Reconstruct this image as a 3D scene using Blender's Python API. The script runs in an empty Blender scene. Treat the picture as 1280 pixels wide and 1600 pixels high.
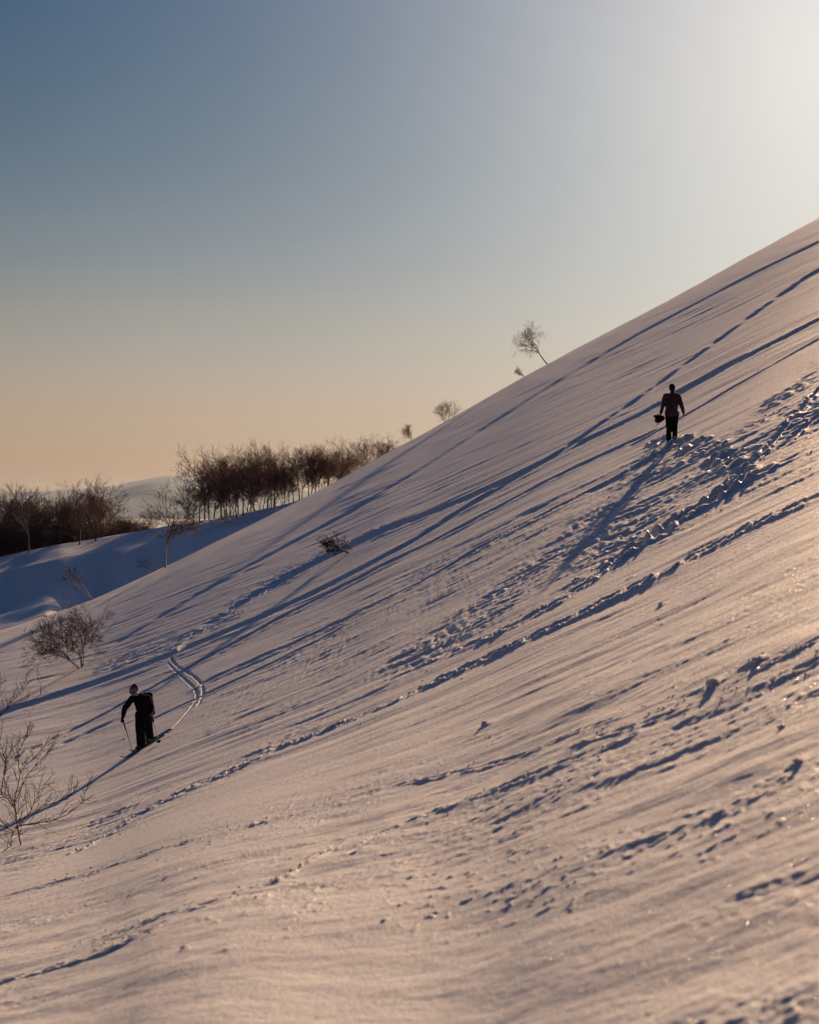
import bpy, bmesh, math, random
import numpy as np
from mathutils import Vector, Matrix
R = math.radians
scene = bpy.context.scene
col = scene.collection

# ------------------------------------------------------------------ camera
F = 2667.0            # focal length in photo pixels (photo 1280 x 1600), horizon at pixel row 803
HX, HY = 640.0, 803.0
cam_d = bpy.data.cameras.new('camera'); cam = bpy.data.objects.new('camera', cam_d); col.objects.link(cam)
scene.camera = cam
cam_d.sensor_fit = 'VERTICAL'; cam_d.sensor_height = 36.0; cam_d.lens = F * 36.0 / 1600.0
cam_d.shift_y = -(HY - 800) / 1600.0 * -1.0
cam.location = (0, 0, 0); cam.rotation_euler = (R(90), 0, 0)
cam_d.clip_start = 0.1; cam_d.clip_end = 200000
cam_d.dof.use_dof = True; cam_d.dof.focus_distance = 46.0; cam_d.dof.aperture_fstop = 2.8

# ------------------------------------------------------------------ light
SUN_DIR = Vector((0.285, 1.0, 0.288)).normalized()
elev = math.asin(SUN_DIR.z); azim = math.atan2(SUN_DIR.x, SUN_DIR.y)
world = bpy.data.worlds.new('World'); scene.world = world; world.use_nodes = True
wt = world.node_tree; wn, wl = wt.nodes, wt.links; wn.clear()
w_out = wn.new('ShaderNodeOutputWorld'); w_bg = wn.new('ShaderNodeBackground')
sky = wn.new('ShaderNodeTexSky'); sky.sky_type = 'NISHITA'; sky.sun_disc = False
sky.sun_elevation = elev; sky.sun_rotation = azim
sky.altitude = 900; sky.air_density = 1.0; sky.dust_density = 0.3; sky.ozone_density = 1.5
w_tc = wn.new('ShaderNodeTexCoord'); w_nrm = wn.new('ShaderNodeVectorMath'); w_nrm.operation = 'NORMALIZE'; wl.new(w_tc.outputs['Generated'], w_nrm.inputs[0])
w_sep = wn.new('ShaderNodeSeparateXYZ'); wl.new(w_nrm.outputs[0], w_sep.inputs[0])
w_ramp = wn.new('ShaderNodeValToRGB'); w_ramp.color_ramp.interpolation = 'B_SPLINE'; el = w_ramp.color_ramp.elements
ELEV = [(0.0, (.45, .235, .115)), (.028, (.44, .25, .135)), (.06, (.43, .305, .20)), (.10, (.31, .285, .24)), (.145, (.16, .195, .22)), (.20, (.065, .122, .178)), (.28, (.004, .062, .145)), (.55, (.004, .054, .172)), (1.0, (.005, .050, .170))]
el[0].position, el[0].color = ELEV[0][0], (*ELEV[0][1], 1); el[1].position, el[1].color = ELEV[-1][0], (*ELEV[-1][1], 1)
for p_, c_ in ELEV[1:-1]:
    e_ = el.new(p_); e_.color = (*c_, 1)
wl.new(w_sep.outputs['Z'], w_ramp.inputs[0])
w_dot = wn.new('ShaderNodeVectorMath'); w_dot.operation = 'DOT_PRODUCT'; w_dot.inputs[1].default_value = SUN_DIR; wl.new(w_nrm.outputs[0], w_dot.inputs[0])
def wmath(op, a, b=None):
    n_ = wn.new('ShaderNodeMath'); n_.operation = op
    for i_, v_ in enumerate((a, b)):
        if v_ is None: continue
        if isinstance(v_, (int, float)): n_.inputs[i_].default_value = v_
        else: wl.new(v_, n_.inputs[i_])
    return n_.outputs[0]
w_th = wmath('ARCCOSINE', wmath('MINIMUM', w_dot.outputs['Value'], .999999))
w_glow = wmath('EXPONENT', wmath('MULTIPLY', wmath('POWER', wmath('DIVIDE', w_th, .17), 1.8), -1.0))
w_glow2 = wmath('EXPONENT', wmath('MULTIPLY', wmath('POWER', wmath('DIVIDE', w_th, .315), 1.8), -1.0))       # bright air around the sun
w_far = wmath('ADD', wmath('MULTIPLY', wmath('EXPONENT', wmath('MULTIPLY', wmath('MAXIMUM', wmath('SUBTRACT', w_th, .45), 0.0), -1.1)), .75), .25)   # sky dims away from the sun
def wcol(c, f):
    n_ = wn.new('ShaderNodeVectorMath'); n_.operation = 'SCALE'
    if isinstance(c, tuple): n_.inputs[0].default_value = c
    else: wl.new(c, n_.inputs[0])
    if isinstance(f, float): n_.inputs['Scale'].default_value = f
    else: wl.new(f, n_.inputs['Scale'])
    return n_.outputs[0]
def wadd(a, b):
    n_ = wn.new('ShaderNodeVectorMath'); n_.operation = 'ADD'; wl.new(a, n_.inputs[0]); wl.new(b, n_.inputs[1]); return n_.outputs[0]
w_sum = wadd(wadd(wcol(w_ramp.outputs[0], w_far), wadd(wcol((.47, .39, .29), w_glow), wcol((.36, .335, .305), w_glow2))), wcol(sky.outputs[0], .003))
w_bg.inputs['Strength'].default_value = 0.5
wl.new(w_sum, w_bg.inputs['Color']); wl.new(w_bg.outputs[0], w_out.inputs['Surface'])
sun_d = bpy.data.lights.new('sun', 'SUN'); sun = bpy.data.objects.new('sun', sun_d); col.objects.link(sun)
sun_d.energy = 3.4; sun_d.angle = R(0.65); sun_d.color = (1.0, 0.645, 0.38)
sun.rotation_euler = SUN_DIR.to_track_quat('Z', 'Y').to_euler(); sun.location = (60, 200, 60)
scene.view_settings.view_transform = 'Standard'; scene.view_settings.look = 'None'
scene.view_settings.exposure = 1.0; scene.view_settings.gamma = 1.0
scene.render.engine = 'CYCLES'
scene.cycles.use_denoising = True
scene.cycles.max_bounces = 4; scene.cycles.volume_bounces = 0

# ------------------------------------------------------------------ helpers
def tag(o, label=None, cat=None, group=None, kind=None):
    if label: o['label'] = label
    if cat: o['category'] = cat
    if group: o['group'] = group
    if kind: o['kind'] = kind
    return o
def link(name, me, mat=None, parent=None):
    if mat is not None and not me.materials: me.materials.append(mat)
    o = bpy.data.objects.new(name, me); col.objects.link(o)
    if parent is not None: o.parent = parent
    return o
def empty(name, loc):
    o = bpy.data.objects.new(name, None); col.objects.link(o); o.location = loc; o.empty_display_size = 0.2
    return o
def mesh_np(name, V, Fq, smooth=True):
    me = bpy.data.meshes.new(name)
    V = np.asarray(V, np.float32); Fq = np.asarray(Fq, np.int32)
    n, k = Fq.shape
    me.vertices.add(len(V)); me.vertices.foreach_set('co', V.ravel())
    me.loops.add(n * k); me.loops.foreach_set('vertex_index', Fq.ravel())
    me.polygons.add(n); me.polygons.foreach_set('loop_start', np.arange(0, n * k, k, dtype=np.int32))
    me.polygons.foreach_set('loop_total', np.full(n, k, np.int32))
    me.polygons.foreach_set('use_smooth', np.full(n, smooth))
    me.update(calc_edges=True); me.validate()
    return me
def grid_faces(r, c):
    i = np.arange(r - 1)[:, None] * c + np.arange(c - 1)[None, :]
    return np.stack([i, i + 1, i + c + 1, i + c], -1).reshape(-1, 4)
rng = np.random.RandomState(7)
PERM = rng.permutation(512)
GRAD = rng.uniform(0, 2 * math.pi, 512); GX, GY = np.cos(GRAD), np.sin(GRAD)
def perlin(x, y, seed=0):
    x = np.asarray(x, float) + seed * 37.17; y = np.asarray(y, float) + seed * 11.31
    xi = np.floor(x).astype(np.int64); yi = np.floor(y).astype(np.int64)
    xf = x - xi; yf = y - yi
    u = xf ** 3 * (xf * (xf * 6 - 15) + 10); v = yf ** 3 * (yf * (yf * 6 - 15) + 10)
    def g(ix, iy, dx, dy):
        h = PERM[(PERM[ix & 511] + iy) & 511]
        return GX[h] * dx + GY[h] * dy
    a = g(xi, yi, xf, yf); b = g(xi + 1, yi, xf - 1, yf)
    c = g(xi, yi + 1, xf, yf - 1); d = g(xi + 1, yi + 1, xf - 1, yf - 1)
    return (a + u * (b - a)) * (1 - v) + (c + u * (d - c)) * v
def sstep(a, b, x):
    t = np.clip((x - a) / (b - a), 0, 1); return t * t * (3 - 2 * t)

# ------------------------------------------------------------------ shape of the hill
SK = [(-400, 1120), (-200, 1052), (0, 985), (80, 960), (147, 937), (187, 918), (260, 884), (320, 855), (425, 804), (469, 782), (529, 751),
      (603, 708), (660, 679), (718, 646), (772, 616), (829, 583), (859, 567), (894, 548), (960, 514), (1036, 474),
      (1120, 428), (1197, 385), (1280, 340), (1400, 277), (1600, 172)]
_px = np.arange(-400, 1601, 4.0)
_py = np.interp(_px, [p[0] for p in SK], [p[1] for p in SK])
_k = np.exp(-0.5 * (np.arange(-20, 21) / 7.0) ** 2); _k /= _k.sum()
_pp = np.pad(_py, 20, mode='reflect', reflect_type='odd'); _py = np.convolve(_pp, _k, 'valid')
_tu = (_px - HX) / F; _tv = (HY - _py) / F
_sl = (_tv[1] - _tv[0]) / (_tu[1] - _tu[0]); _sr = (_tv[-1] - _tv[-2]) / (_tu[-1] - _tu[-2])
def S(u):
    u = np.asarray(u, float)
    r = np.interp(u, _tu, _tv)
    r = np.where(u < _tu[0], _tv[0] + (u - _tu[0]) * _sl, r)
    return np.where(u > _tu[-1], _tv[-1] + (u - _tu[-1]) * _sr, r)
def YC(u): return 130 + 44 * sstep(-0.14, 0.22, u)
Y1 = 41.0
def Hf(u, y):
    yc = YC(u)
    h = 4.08 + 0 * y
    left = 1 - sstep(-0.16, 0.06, u)
    h = h - left * 1.1 * (1 - sstep(10, 42, y)) * .45
    q_ = (27.0 - y) / 3.0
    h = h - .072 * 3.0 * np.where(q_ > 20, q_, np.log1p(np.exp(np.minimum(q_, 20))))     # the ground flattens towards the photographer
    h = np.where(y < 5, h - (h - 1.65) * (1 - sstep(0, 5, y)), h)
    t = np.clip((y - Y1) / (yc - Y1), 0, 1)
    h = h * (1 - t * t * (3 - 2 * t))
    d = np.maximum(y - yc, 0)
    return h + np.where(d < 12, 0.012 * d * d, 0.012 * 144 + 0.288 * (d - 12))
def base_z(x, y):
    y = np.maximum(np.asarray(y, float), 0.5); u = np.asarray(x, float) / y
    return y * S(u) - Hf(u, y)
def y_from_g(u, g):
    lo = np.full(np.shape(g), 0.8); hi = YC(u) + 0 * lo
    for _ in range(40):
        m = 0.5 * (lo + hi); c = Hf(u, m) / m > g
        lo = np.where(c, m, lo); hi = np.where(c, hi, m)
    return 0.5 * (lo + hi)
def ground(px, py):
    """the point of the slope seen at a photo pixel"""
    u = (np.asarray(px, float) - HX) / F; v = (HY - np.asarray(py, float)) / F
    y = y_from_g(u, np.maximum(S(u) - v, 1e-5))
    return u * y, y, base_z(u * y, y)

DA = np.array([-0.76, 0.65]); DC = np.array([0.65, 0.76])   # along and across the wind streaks

TR = [ # tracks: (photo polyline, thickness seen in the photo, least depth m, berm m, roughness)
 ([(1280,378),(1130,450),(1000,518),(900,582),(760,665),(654,740),(521,814),(388,884),(240,970),(140,1028),(30,1091),(0,1105)], 3, .06, .02, .15),
 ([(1280,420),(1180,490),(1065,575),(990,630),(890,695),(865,715),(790,755),(715,800),(640,850),(607,867),(521,912),(369,982),(291,1013),(253,1030),(164,1061),(70,1091),(0,1115)], 7, .11, .045, .35),
 ([(1280,500),(1215,535),(1115,585),(1065,615),(990,655),(910,690),(850,722),(835,730),(740,773),(681,799),(615,822),(560,847),(490,877),(416,920),(369,949),(330,974),(299,994),(275,1021)], 7, .11, .05, .45),
 ([(1115,583),(1085,600),(1065,613)], 14, .12, .0, .1),
 ([(1010,680),(920,720),(840,760),(740,814),(631,869),(513,927),(443,963),(396,990),(342,1017),(240,1074),(187,1103),(145,1126),(94,1150),(23,1185),(0,1196)], 5, .10, .045, .35),
 ([(1280,530),(1140,610),(1070,650),(1000,690)], 4, .07, .03, .5),
 ([(1030,710),(965,745),(890,785),(830,815),(765,845),(709,884),(623,927),(552,963),(474,998),(334,1060)], 6, .06, .03, .8),
 ([(1280,775),(1190,815),(1110,855),(1040,895),(950,935),(875,975),(805,1005),(740,1035),(640,1082),(600,1102),(540,1125),(490,1147),(440,1165)], 8, .08, .06, .7),
 ([(440,1165),(380,1195),(320,1220),(230,1262),(190,1290),(120,1330)], 7, .07, .05, 1.0),
 ([(1280,605),(1230,665),(1190,710)], 16, .16, .08, .5),
 ([(1280,650),(1250,672),(1220,700)], 12, .13, .07, .5),
 ([(1190,710),(1170,730),(1110,775),(1060,815),(990,860),(950,890),(855,955),(790,985),(690,1025)], 10, .09, .05, .9),
 ([(1280,1008),(1190,1050),(1120,1085),(1010,1108),(940,1132),(780,1190),(640,1217),(530,1250),(420,1285),(275,1320),(150,1355),(0,1400)], 6, .05, .03, .7),
 ([(1265,1043),(1185,1075),(1070,1107),(990,1140),(900,1165)], 7, .05, .035, .6),
 ([(985,1152),(920,1180),(890,1188),(810,1225),(715,1250),(640,1285)], 9, .06, .04, .7),
 ([(605,1297),(575,1312),(550,1335)], 12, .06, .02, .3),
 ([(530,1318),(480,1350),(435,1375),(400,1385),(320,1415)], 10, .06, .035, .5),
 ([(250,1447),(165,1495),(95,1515),(0,1535)], 8, .045, .04, .8),
 ([(235,1440),(200,1455),(150,1485)], 6, .04, .03, .6),
 ([(267,1029),(275,1045),(302,1052),(320,1072),(320,1088),(308,1104)], 5, .06, .018, .7),
 ([(263,1036),(283,1058),(302,1072),(312,1084),(306,1097),(290,1118),(262,1148),(244,1160)], 5, .05, .015, .7),
 ([(280,870),(220,905),(160,940),(110,970),(0,1022)], 4, .06, .02, .3),
 ([(225,1130),(300,1095),(420,1040),(520,990)], 4, .04, .02, .6),
 ([(150,1140),(90,1165),(0,1215)], 7, .07, .03, .4),
 ([(1030,712),(990,735),(950,755)], 9, .06, .0, .4),
]
CHURN = [ # polygon in photo pixels, strength
 ([(1030,690),(1130,690),(1280,560),(1280,740),(1130,800),(900,925),(700,1030),(560,1095),(440,1170),(300,1245),(200,1300),(0,1380),(0,1330),(150,1270),(300,1215),(440,1150),(640,1010),(850,870),(960,770)], 1.0),
 ([(300,985),(420,895),(520,855),(600,815),(620,830),(520,870),(420,930),(340,990),(200,1050),(140,1060),(160,1030)], .45),
 ([(440,1010),(700,860),(960,730),(1020,700),(960,780),(800,920),(600,1040),(380,1150),(300,1180),(320,1110)], .22),
 ([(1050,1480),(1280,1400),(1280,1600),(700,1600)], .3),
 ([(0,1500),(240,1430),(260,1460),(0,1570)], .5),
 ([(1010,1120),(1100,1060),(1280,1000),(1280,1060),(900,1170)], .25),
]
def inpoly(px, py, poly):
    ins = np.zeros(px.shape, bool); n = len(poly)
    for i in range(n):
        x0, y0 = poly[i]; x1, y1 = poly[(i + 1) % n]
        if y0 == y1: continue
        c = ((y0 > py) != (y1 > py)) & (px < (x1 - x0) * (py - y0) / (y1 - y0) + x0)
        ins ^= c
    return ins
def blur2(m, n):
    for _ in range(2):
        for ax in (0, 1):
            c = np.cumsum(np.pad(m, [(n + 1, n) if a == ax else (0, 0) for a in (0, 1)], mode='edge'), axis=ax)
            m = (np.take(c, range(2 * n + 1, c.shape[ax]), ax) - np.take(c, range(0, c.shape[ax] - 2 * n - 1), ax)) / (2 * n + 1)
    return m

def track_points(poly):
    P = [np.array(ground(*p))[:2] for p in poly]
    out = [P[0]]
    for a, b in zip(P[:-1], P[1:]):
        n = max(2, int(np.linalg.norm(b - a) / 4))
        for i in range(1, n + 1): out.append(a + (b - a) * i / n)
    out = np.array(out)
    for _ in range(3): out[1:-1] = .25 * out[:-2] + .5 * out[1:-1] + .25 * out[2:]
    return out

def track_hw(a, b, tpx):
    c = (a + b) / 2; d = (b - a) / np.linalg.norm(b - a); u = c[0] / c[1]
    h = max(float(Hf(u, c[1])), .6)
    sl = abs(d[0] - d[1] * u)                        # how squarely the track crosses the line of sight
    return float(np.clip(.5 * tpx * c[1] ** 2 / (h * F) * sl, .035, 1.1))
def carve(X, Y, relief):
    """cut each track as a groove with a raised berm into the relief"""
    for k, (poly, tpx, dep0, berm0, rough) in enumerate(TR):
        P = track_points(poly)
        for a, b in zip(P[:-1], P[1:]):
            hw = track_hw(a, b, tpx * .58); far_t = float(sstep(55, 75, a[1])); hw = hw + far_t * max(0, min(.80, .56 * a[1] ** 2 / (max(float(Hf(a[0] / a[1], a[1])), .6) * 1700) * abs((b - a)[0] - (b - a)[1] * a[0] / a[1]) / np.linalg.norm(b - a)) - hw); nf = .32 + .60 * float(sstep(18, 40, a[1])); dep = (dep0 * .5 + .07 * hw) * nf * (1 + .1 * far_t); berm = berm0 / dep0 * dep * (2.6 - 1.9 * float(sstep(18, 40, a[1]))) * (1 - .8 * far_t)
            m = 5 * hw
            ys = (Y > min(a[1], b[1]) - m) & (Y < max(a[1], b[1]) + m) & (X > min(a[0], b[0]) - m) & (X < max(a[0], b[0]) + m)
            idx = np.nonzero(ys)
            if len(idx[0]) == 0: continue
            x = X[idx]; y = Y[idx]
            d = b - a; L = np.linalg.norm(d); d = d / L
            t = (x - a[0]) * d[0] + (y - a[1]) * d[1]
            tc = np.clip(t, 0, L)
            s = (x - a[0] - tc * d[0]) * -d[1] + (y - a[1] - tc * d[1]) * d[0]
            dist = np.hypot(x - a[0] - tc * d[0], y - a[1] - tc * d[1])
            fs = max(1, hw / .12); n1 = perlin(x / (.5 * fs), y / (.9 * fs), 20 + k); n2 = perlin(x / (.16 * fs), y / (.3 * fs), 50 + k)
            rf = rough * (1 - .85 * far_t); w = hw * (1 + rf * n1 * 1.2)
            cut = -dep * np.exp(-(dist / w) ** 4) * (1 + rf * (n1 * .7 + n2 * .5))
            n3 = perlin(x / .055, y / .08, 130 + k)
            lump = np.clip(1 + rough * (n1 * 2.4 + n2 * 2.0 + n3 * 1.4), 0, 3.5)
            br = berm * np.exp(-((dist - 1.75 * hw) / (.75 * hw)) ** 2) * lump * np.where(s * np.sign(d[0]) > 0, .6, 1.0)
            fade = 1.0
            if a[1] < 34 and rough > .45:       # old tracks, drifted over in places
                pres = np.clip(.62 + 1.9 * perlin(t / 1.1 + a[0], 0 * t + k, 7) + .8 * perlin(x / .3, y / .4, 8), .08, 1.15)
                cut = cut * pres; br = br * (.4 + .6 * pres)
            val = cut + br
            cur = relief[0][idx]
            # overlapping segments: keep the stronger cut or berm
            relief[0][idx] = np.where(np.abs(val) > np.abs(cur), val, cur)

def make_slope():
    uc = np.concatenate([np.linspace(-1.5, -.27, 26)[:-1], np.linspace(-.27, .265, 930), np.linspace(.265, 1.5, 26)[1:]])
    tv = 1 - (1 - np.linspace(0, 1, 1180)) ** 1.4
    gmax = S(uc) + 0.345
    gmax = np.clip(gmax, .06, 1.2)
    G = gmax[None, :] * (1 - tv[:, None]) + 1e-5
    U = np.broadcast_to(uc[None, :], G.shape)
    Y = y_from_g(U, G)
    y0 = Y[0]
    near = np.stack([y0 * f + 2.0 * (1 - f) for f in np.linspace(0, 1, 14)[:-1]])
    far = np.stack([Y[-1] + d for d in [1, 2, 3.5, 5, 7, 9, 12, 16, 22, 30, 42, 60]])
    Y = np.vstack([near, Y, far]); U = np.broadcast_to(uc[None, :], Y.shape)
    X = U * Y
    Z = base_z(X, Y)
    # photo coordinates of the bare slope, to know where the snow is trodden
    PX = HX + F * U; PY = HY - F * (Z / Y)
    dy = np.abs(np.gradient(Y, axis=0)) + .002
    al = X * DA[0] + Y * DA[1]; ac = X * DC[0] + Y * DC[1]
    def fade(lam, k=2.2): return np.clip((lam / dy - k) / k, 0, 1)
    rel = np.zeros_like(X)
    rel += .05 * perlin(X / 11, Y / 26, 2) + .05 * perlin(X / 2.2, Y / 9, 77) * sstep(90, 120, Y)
    var0 = np.clip(.8 + 1.2 * perlin(X / 5, Y / 9, 6), .15, 1.6)
    var = var0 * (.66 - .16 * sstep(26, 44, Y) + .14 * sstep(60, 90, Y))
    bend = .35 * perlin(al / 9, ac / 6, 1)
    for k, (lam, sl) in enumerate([(.05, .05), (.1, .075), (.2, .078), (.4, .068), (.8, .058), (1.6, .036), (3.4, .018), (7.0, .009), (14., .003), (28., .0015)]):
        vv = var if lam < 1 else (var0 * (.85 - (.40 if lam < 2 else .55) * sstep(24, 50, Y)) if lam < 10 else var0 * sstep(55, 90, Y))
        rel += sl * lam * perlin((ac + bend * lam) / lam, al / (np.maximum(.5, 5.5 * lam) * (.38 + .62 * sstep(14, 40, Y))), 30 + k) * fade(lam, .7) * vv
    # grainy crust in bands along the wind
    band = sstep(-.02, .3, perlin((ac + bend) / .9, al / 4.5, 71) + .3 * perlin(ac / .25, al / .8, 72))
    rel += (2.4 - 1.1 * sstep(14, 34, Y)) * band * (.004 * np.abs(perlin(X / .10, Y / .15, 73)) + .0055 * perlin(ac / .16, al / .35, 74) + .0025 * perlin(X / .045, Y / .07, 75)) * fade(.16, 1.2)
    rel += .0024 * perlin(X / .07, Y / .13, 8) * fade(.13) * sstep(-.1, .3, perlin(X / .9, Y / 1.6, 19))
    rel += .0012 * perlin(X / .035, Y / .06, 9) * fade(.06)
    # crust edges: thin layers of wind-packed snow
    q = perlin(ac / .45, al / 2.0, 10) + .45 * perlin(ac / .13, al / .3, 11)
    rel += (.0014 + .004 * sstep(25, 45, Y)) * sstep(.14, .26, q) * fade(.3, 1.0)
    # scraps of broken crust lying about
    scrap = sstep(.0, .35, perlin((ac + bend) / 1.3, al / 5, 81) + .5 * perlin(X / .5, Y / .8, 82))
    near_ = 1 - sstep(26, 55, Y)
    pc = perlin(X / .085, Y / .12, 83) + .45 * perlin(X / .03, Y / .045, 84)
    rel += near_ * scrap * (.024 * np.clip(pc - .20, 0, .35) + .008 * np.clip(perlin(X / .22, Y / .3, 85) + .3 * pc - .2, 0, .4)) * fade(.12, .9)
    # trodden snow
    M = np.zeros_like(X)
    for poly, st in CHURN:
        M = np.maximum(M, inpoly(PX, PY, poly) * st)
    M[13:1193] = blur2(M[13:1193], 9)
    M = M * np.clip(.75 + 1.3 * perlin(X / 1.6, Y / 3, 12), .1, 1.5)
    far_ = sstep(18, 45, Y)
    l1 = perlin(ac / .34, al / (.5 + .6 * far_), 13); l2 = perlin(ac / .15, al / (.25 + .4 * far_), 14); l3 = perlin(X / .08, Y / (.1 + .3 * far_), 15)
    amp = .26 + .60 * far_
    M = M * 1.5
    rel += M * far_ * (.05 * perlin(X / .9, Y / 3.2, 16) + .045 * (perlin(ac / .22, al / .8, 17) - .4 * np.abs(perlin(ac / .5, al / 1.4, 18))) + .03 * perlin(X / .14, Y / .8, 29))
    rel += M * amp * (.055 * (l1 - np.abs(l1) * .6) + .05 * (.4 - np.abs(l2)) * fade(.35, .8) + .025 * l3 * fade(.2, .8))
    # footsteps of the walker, coming in from the right
    st = [(1056,694),(1068,690),(1078,697),(1092,693),(1103,703),(1116,700),(1124,712),(1138,712),(1143,726),(1158,728),(1160,742),(1172,748),(1186,742),(1040,690),(1027,688),
          (1150,760),(1136,768),(1120,778),(1105,790),(1088,797),(1070,810),(1050,822),(1030,838),(1008,846),(990,862),(968,874)]
    for i, p in enumerate(st):   # each step a hole with a pushed-up rim
        fx, fy, _ = ground(*p)
        idx = np.nonzero((np.abs(X - fx) < .8) & (np.abs(Y - fy) < 1.6))
        x = X[idx] - fx; y = (Y[idx] - fy) / 1.9
        r = np.hypot(x, y) / .17
        rel[idx] += -.12 * np.exp(-r ** 4) + .05 * np.exp(-((r - 1.5) / .5) ** 2) * (1 + 1.5 * perlin(X[idx] / .15, Y[idx] / .3, 60 + i))
    tr = [np.zeros_like(X)]
    carve(X, Y, tr)
    rel += tr[0] * 1.0
    # single lumps left by boards, only a hand high
    rr = random.Random(5)
    lumps = [(762,1135,.10,.075),(1112,1080,.10,.07),(1180,1045,.09,.06),(1145,1168,.045,.035),(1245,1195,.06,.045),(290,1490,.05,.035),(355,1490,.07,.03),(600,1448,.035,.03),
             (1035,943,.09,.07),(205,1400,.09,.04),(985,865,.08,.05),(900,907,.11,.07),(985,905,.10,.06),(1165,1050,.05,.04),(680,1103,.06,.04),(450,1440,.08,.03),(600,1205,.1,.04)]
    for px, py, r0, h in lumps:
        fx, fy, _ = ground(px, py)
        idx = np.nonzero((np.abs(X - fx) < 4 * r0) & (np.abs(Y - fy) < 6 * r0))
        x = X[idx] - fx; y = (Y[idx] - fy) / 1.5
        n = perlin(X[idx] / .06, Y[idx] / .09, 90)
        n2 = perlin(X[idx] / .025, Y[idx] / .05, 91)
        h = h * .4; rel[idx] += .8 * h * np.exp(-(np.hypot(x, y) / (.75 * r0) * (1 + .8 * n)) ** 3) * (1 + .9 * n + .5 * n2)
    edge = sstep(0, 12, np.arange(X.shape[0]))[:, None]
    Z = Z + rel * edge
    me = mesh_np('snow_slope', np.stack([X, Y, Z], -1).reshape(-1, 3), grid_faces(*X.shape))
    return me, (X, Y, Z, M)

# ------------------------------------------------------------------ materials
def new_mat(name):
    m = bpy.data.materials.new(name); m.use_nodes = True
    return m, m.node_tree.nodes, m.node_tree.links, m.node_tree.nodes['Principled BSDF']
def snow_material(name='snow', fine=True):
    m, n, l, b = new_mat(name)
    b.inputs['Roughness'].default_value = 0.7
    b.inputs['Specular IOR Level'].default_value = 0.2
    if fine:
        b.inputs['Subsurface Weight'].default_value = .6; b.inputs['Subsurface Radius'].default_value = (1.0, .8, .65); b.inputs['Subsurface Scale'].default_value = .022
    g = n.new('ShaderNodeNewGeometry')
    cr = n.new('ShaderNodeMixRGB'); cr.inputs[1].default_value = (.84, .86, .90, 1); cr.inputs[2].default_value = (.76, .77, .80, 1)
    no = n.new('ShaderNodeTexNoise'); no.inputs['Scale'].default_value = .35; no.inputs['Detail'].default_value = 6
    l.new(g.outputs['Position'], no.inputs['Vector']); l.new(no.outputs['Fac'], cr.inputs[0]); l.new(cr.outputs[0], b.inputs['Base Color'])
    if fine:
        gr = n.new('ShaderNodeTexNoise'); gr.inputs['Scale'].default_value = 60; gr.inputs['Detail'].default_value = 4; gr.inputs['Roughness'].default_value = .7
        l.new(g.outputs['Position'], gr.inputs['Vector'])
        bp = n.new('ShaderNodeBump'); bp.inputs['Strength'].default_value = .8; bp.inputs['Distance'].default_value = .022
        g2 = n.new('ShaderNodeTexNoise'); g2.inputs['Scale'].default_value = 11; g2.inputs['Detail'].default_value = 6; g2.inputs['Roughness'].default_value = .65; l.new(g.outputs['Position'], g2.inputs['Vector'])
        b2 = n.new('ShaderNodeBump'); b2.inputs['Strength'].default_value = .8; b2.inputs['Distance'].default_value = .04; l.new(g2.outputs['Fac'], b2.inputs['Height']); l.new(b2.outputs[0], bp.inputs['Normal'])
        l.new(gr.outputs['Fac'], bp.inputs['Height']); l.new(bp.outputs[0], b.inputs['Normal'])
        # glinting ice grains: sparse cells that are mirror smooth
        vo = n.new('ShaderNodeTexVoronoi'); vo.inputs['Scale'].default_value = 55
        l.new(g.outputs['Position'], vo.inputs['Vector'])
        sp = n.new('ShaderNodeSeparateColor'); l.new(vo.outputs['Color'], sp.inputs[0])
        gt = n.new('ShaderNodeMath'); gt.operation = 'GREATER_THAN'; gt.inputs[1].default_value = .975; l.new(sp.outputs[0], gt.inputs[0])
        mr = n.new('ShaderNodeMapRange'); mr.inputs['To Min'].default_value = .7; mr.inputs['To Max'].default_value = .25
        l.new(gt.outputs[0], mr.inputs['Value']); l.new(mr.outputs[0], b.inputs['Roughness'])
    return m
SNOW = snow_material('snow'); SNOW_FAR = snow_material('snow_far', False)
def plain_mat(name, c, rough=.8, var=.25, scale=8.0, spec=.3):
    m, n, l, b = new_mat(name)
    tc = n.new('ShaderNodeTexCoord'); no = n.new('ShaderNodeTexNoise'); no.inputs['Scale'].default_value = scale; no.inputs['Detail'].default_value = 5
    mx = n.new('ShaderNodeMixRGB'); mx.inputs[1].default_value = (*[q * (1 - var) for q in c], 1); mx.inputs[2].default_value = (*[min(1, q * (1 + var)) for q in c], 1)
    l.new(tc.outputs['Object'], no.inputs['Vector']); l.new(no.outputs['Fac'], mx.inputs[0]); l.new(mx.outputs[0], b.inputs['Base Color'])
    b.inputs['Roughness'].default_value = rough; b.inputs['Specular IOR Level'].default_value = spec
    return m
BARK = plain_mat('grey_bark', (.09, .065, .06), .9, .4, 3)
BARK_PALE = plain_mat('birch_bark', (.34, .28, .25), .8, .5, 5)
TWIG = plain_mat('brown_twigs', (.075, .040, .042), .8, .3, 1)
TWIG_PALE = plain_mat('pale_golden_twigs', (.42, .26, .17), .8, .3, 1)
TWIG_RED = plain_mat('reddish_twigs', (.17, .078, .062), .8, .3, 1)

# ------------------------------------------------------------------ the ground
slope_me, GRID = make_slope()
slope = tag(link('snow_slope', slope_me, SNOW), kind='structure')

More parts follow.
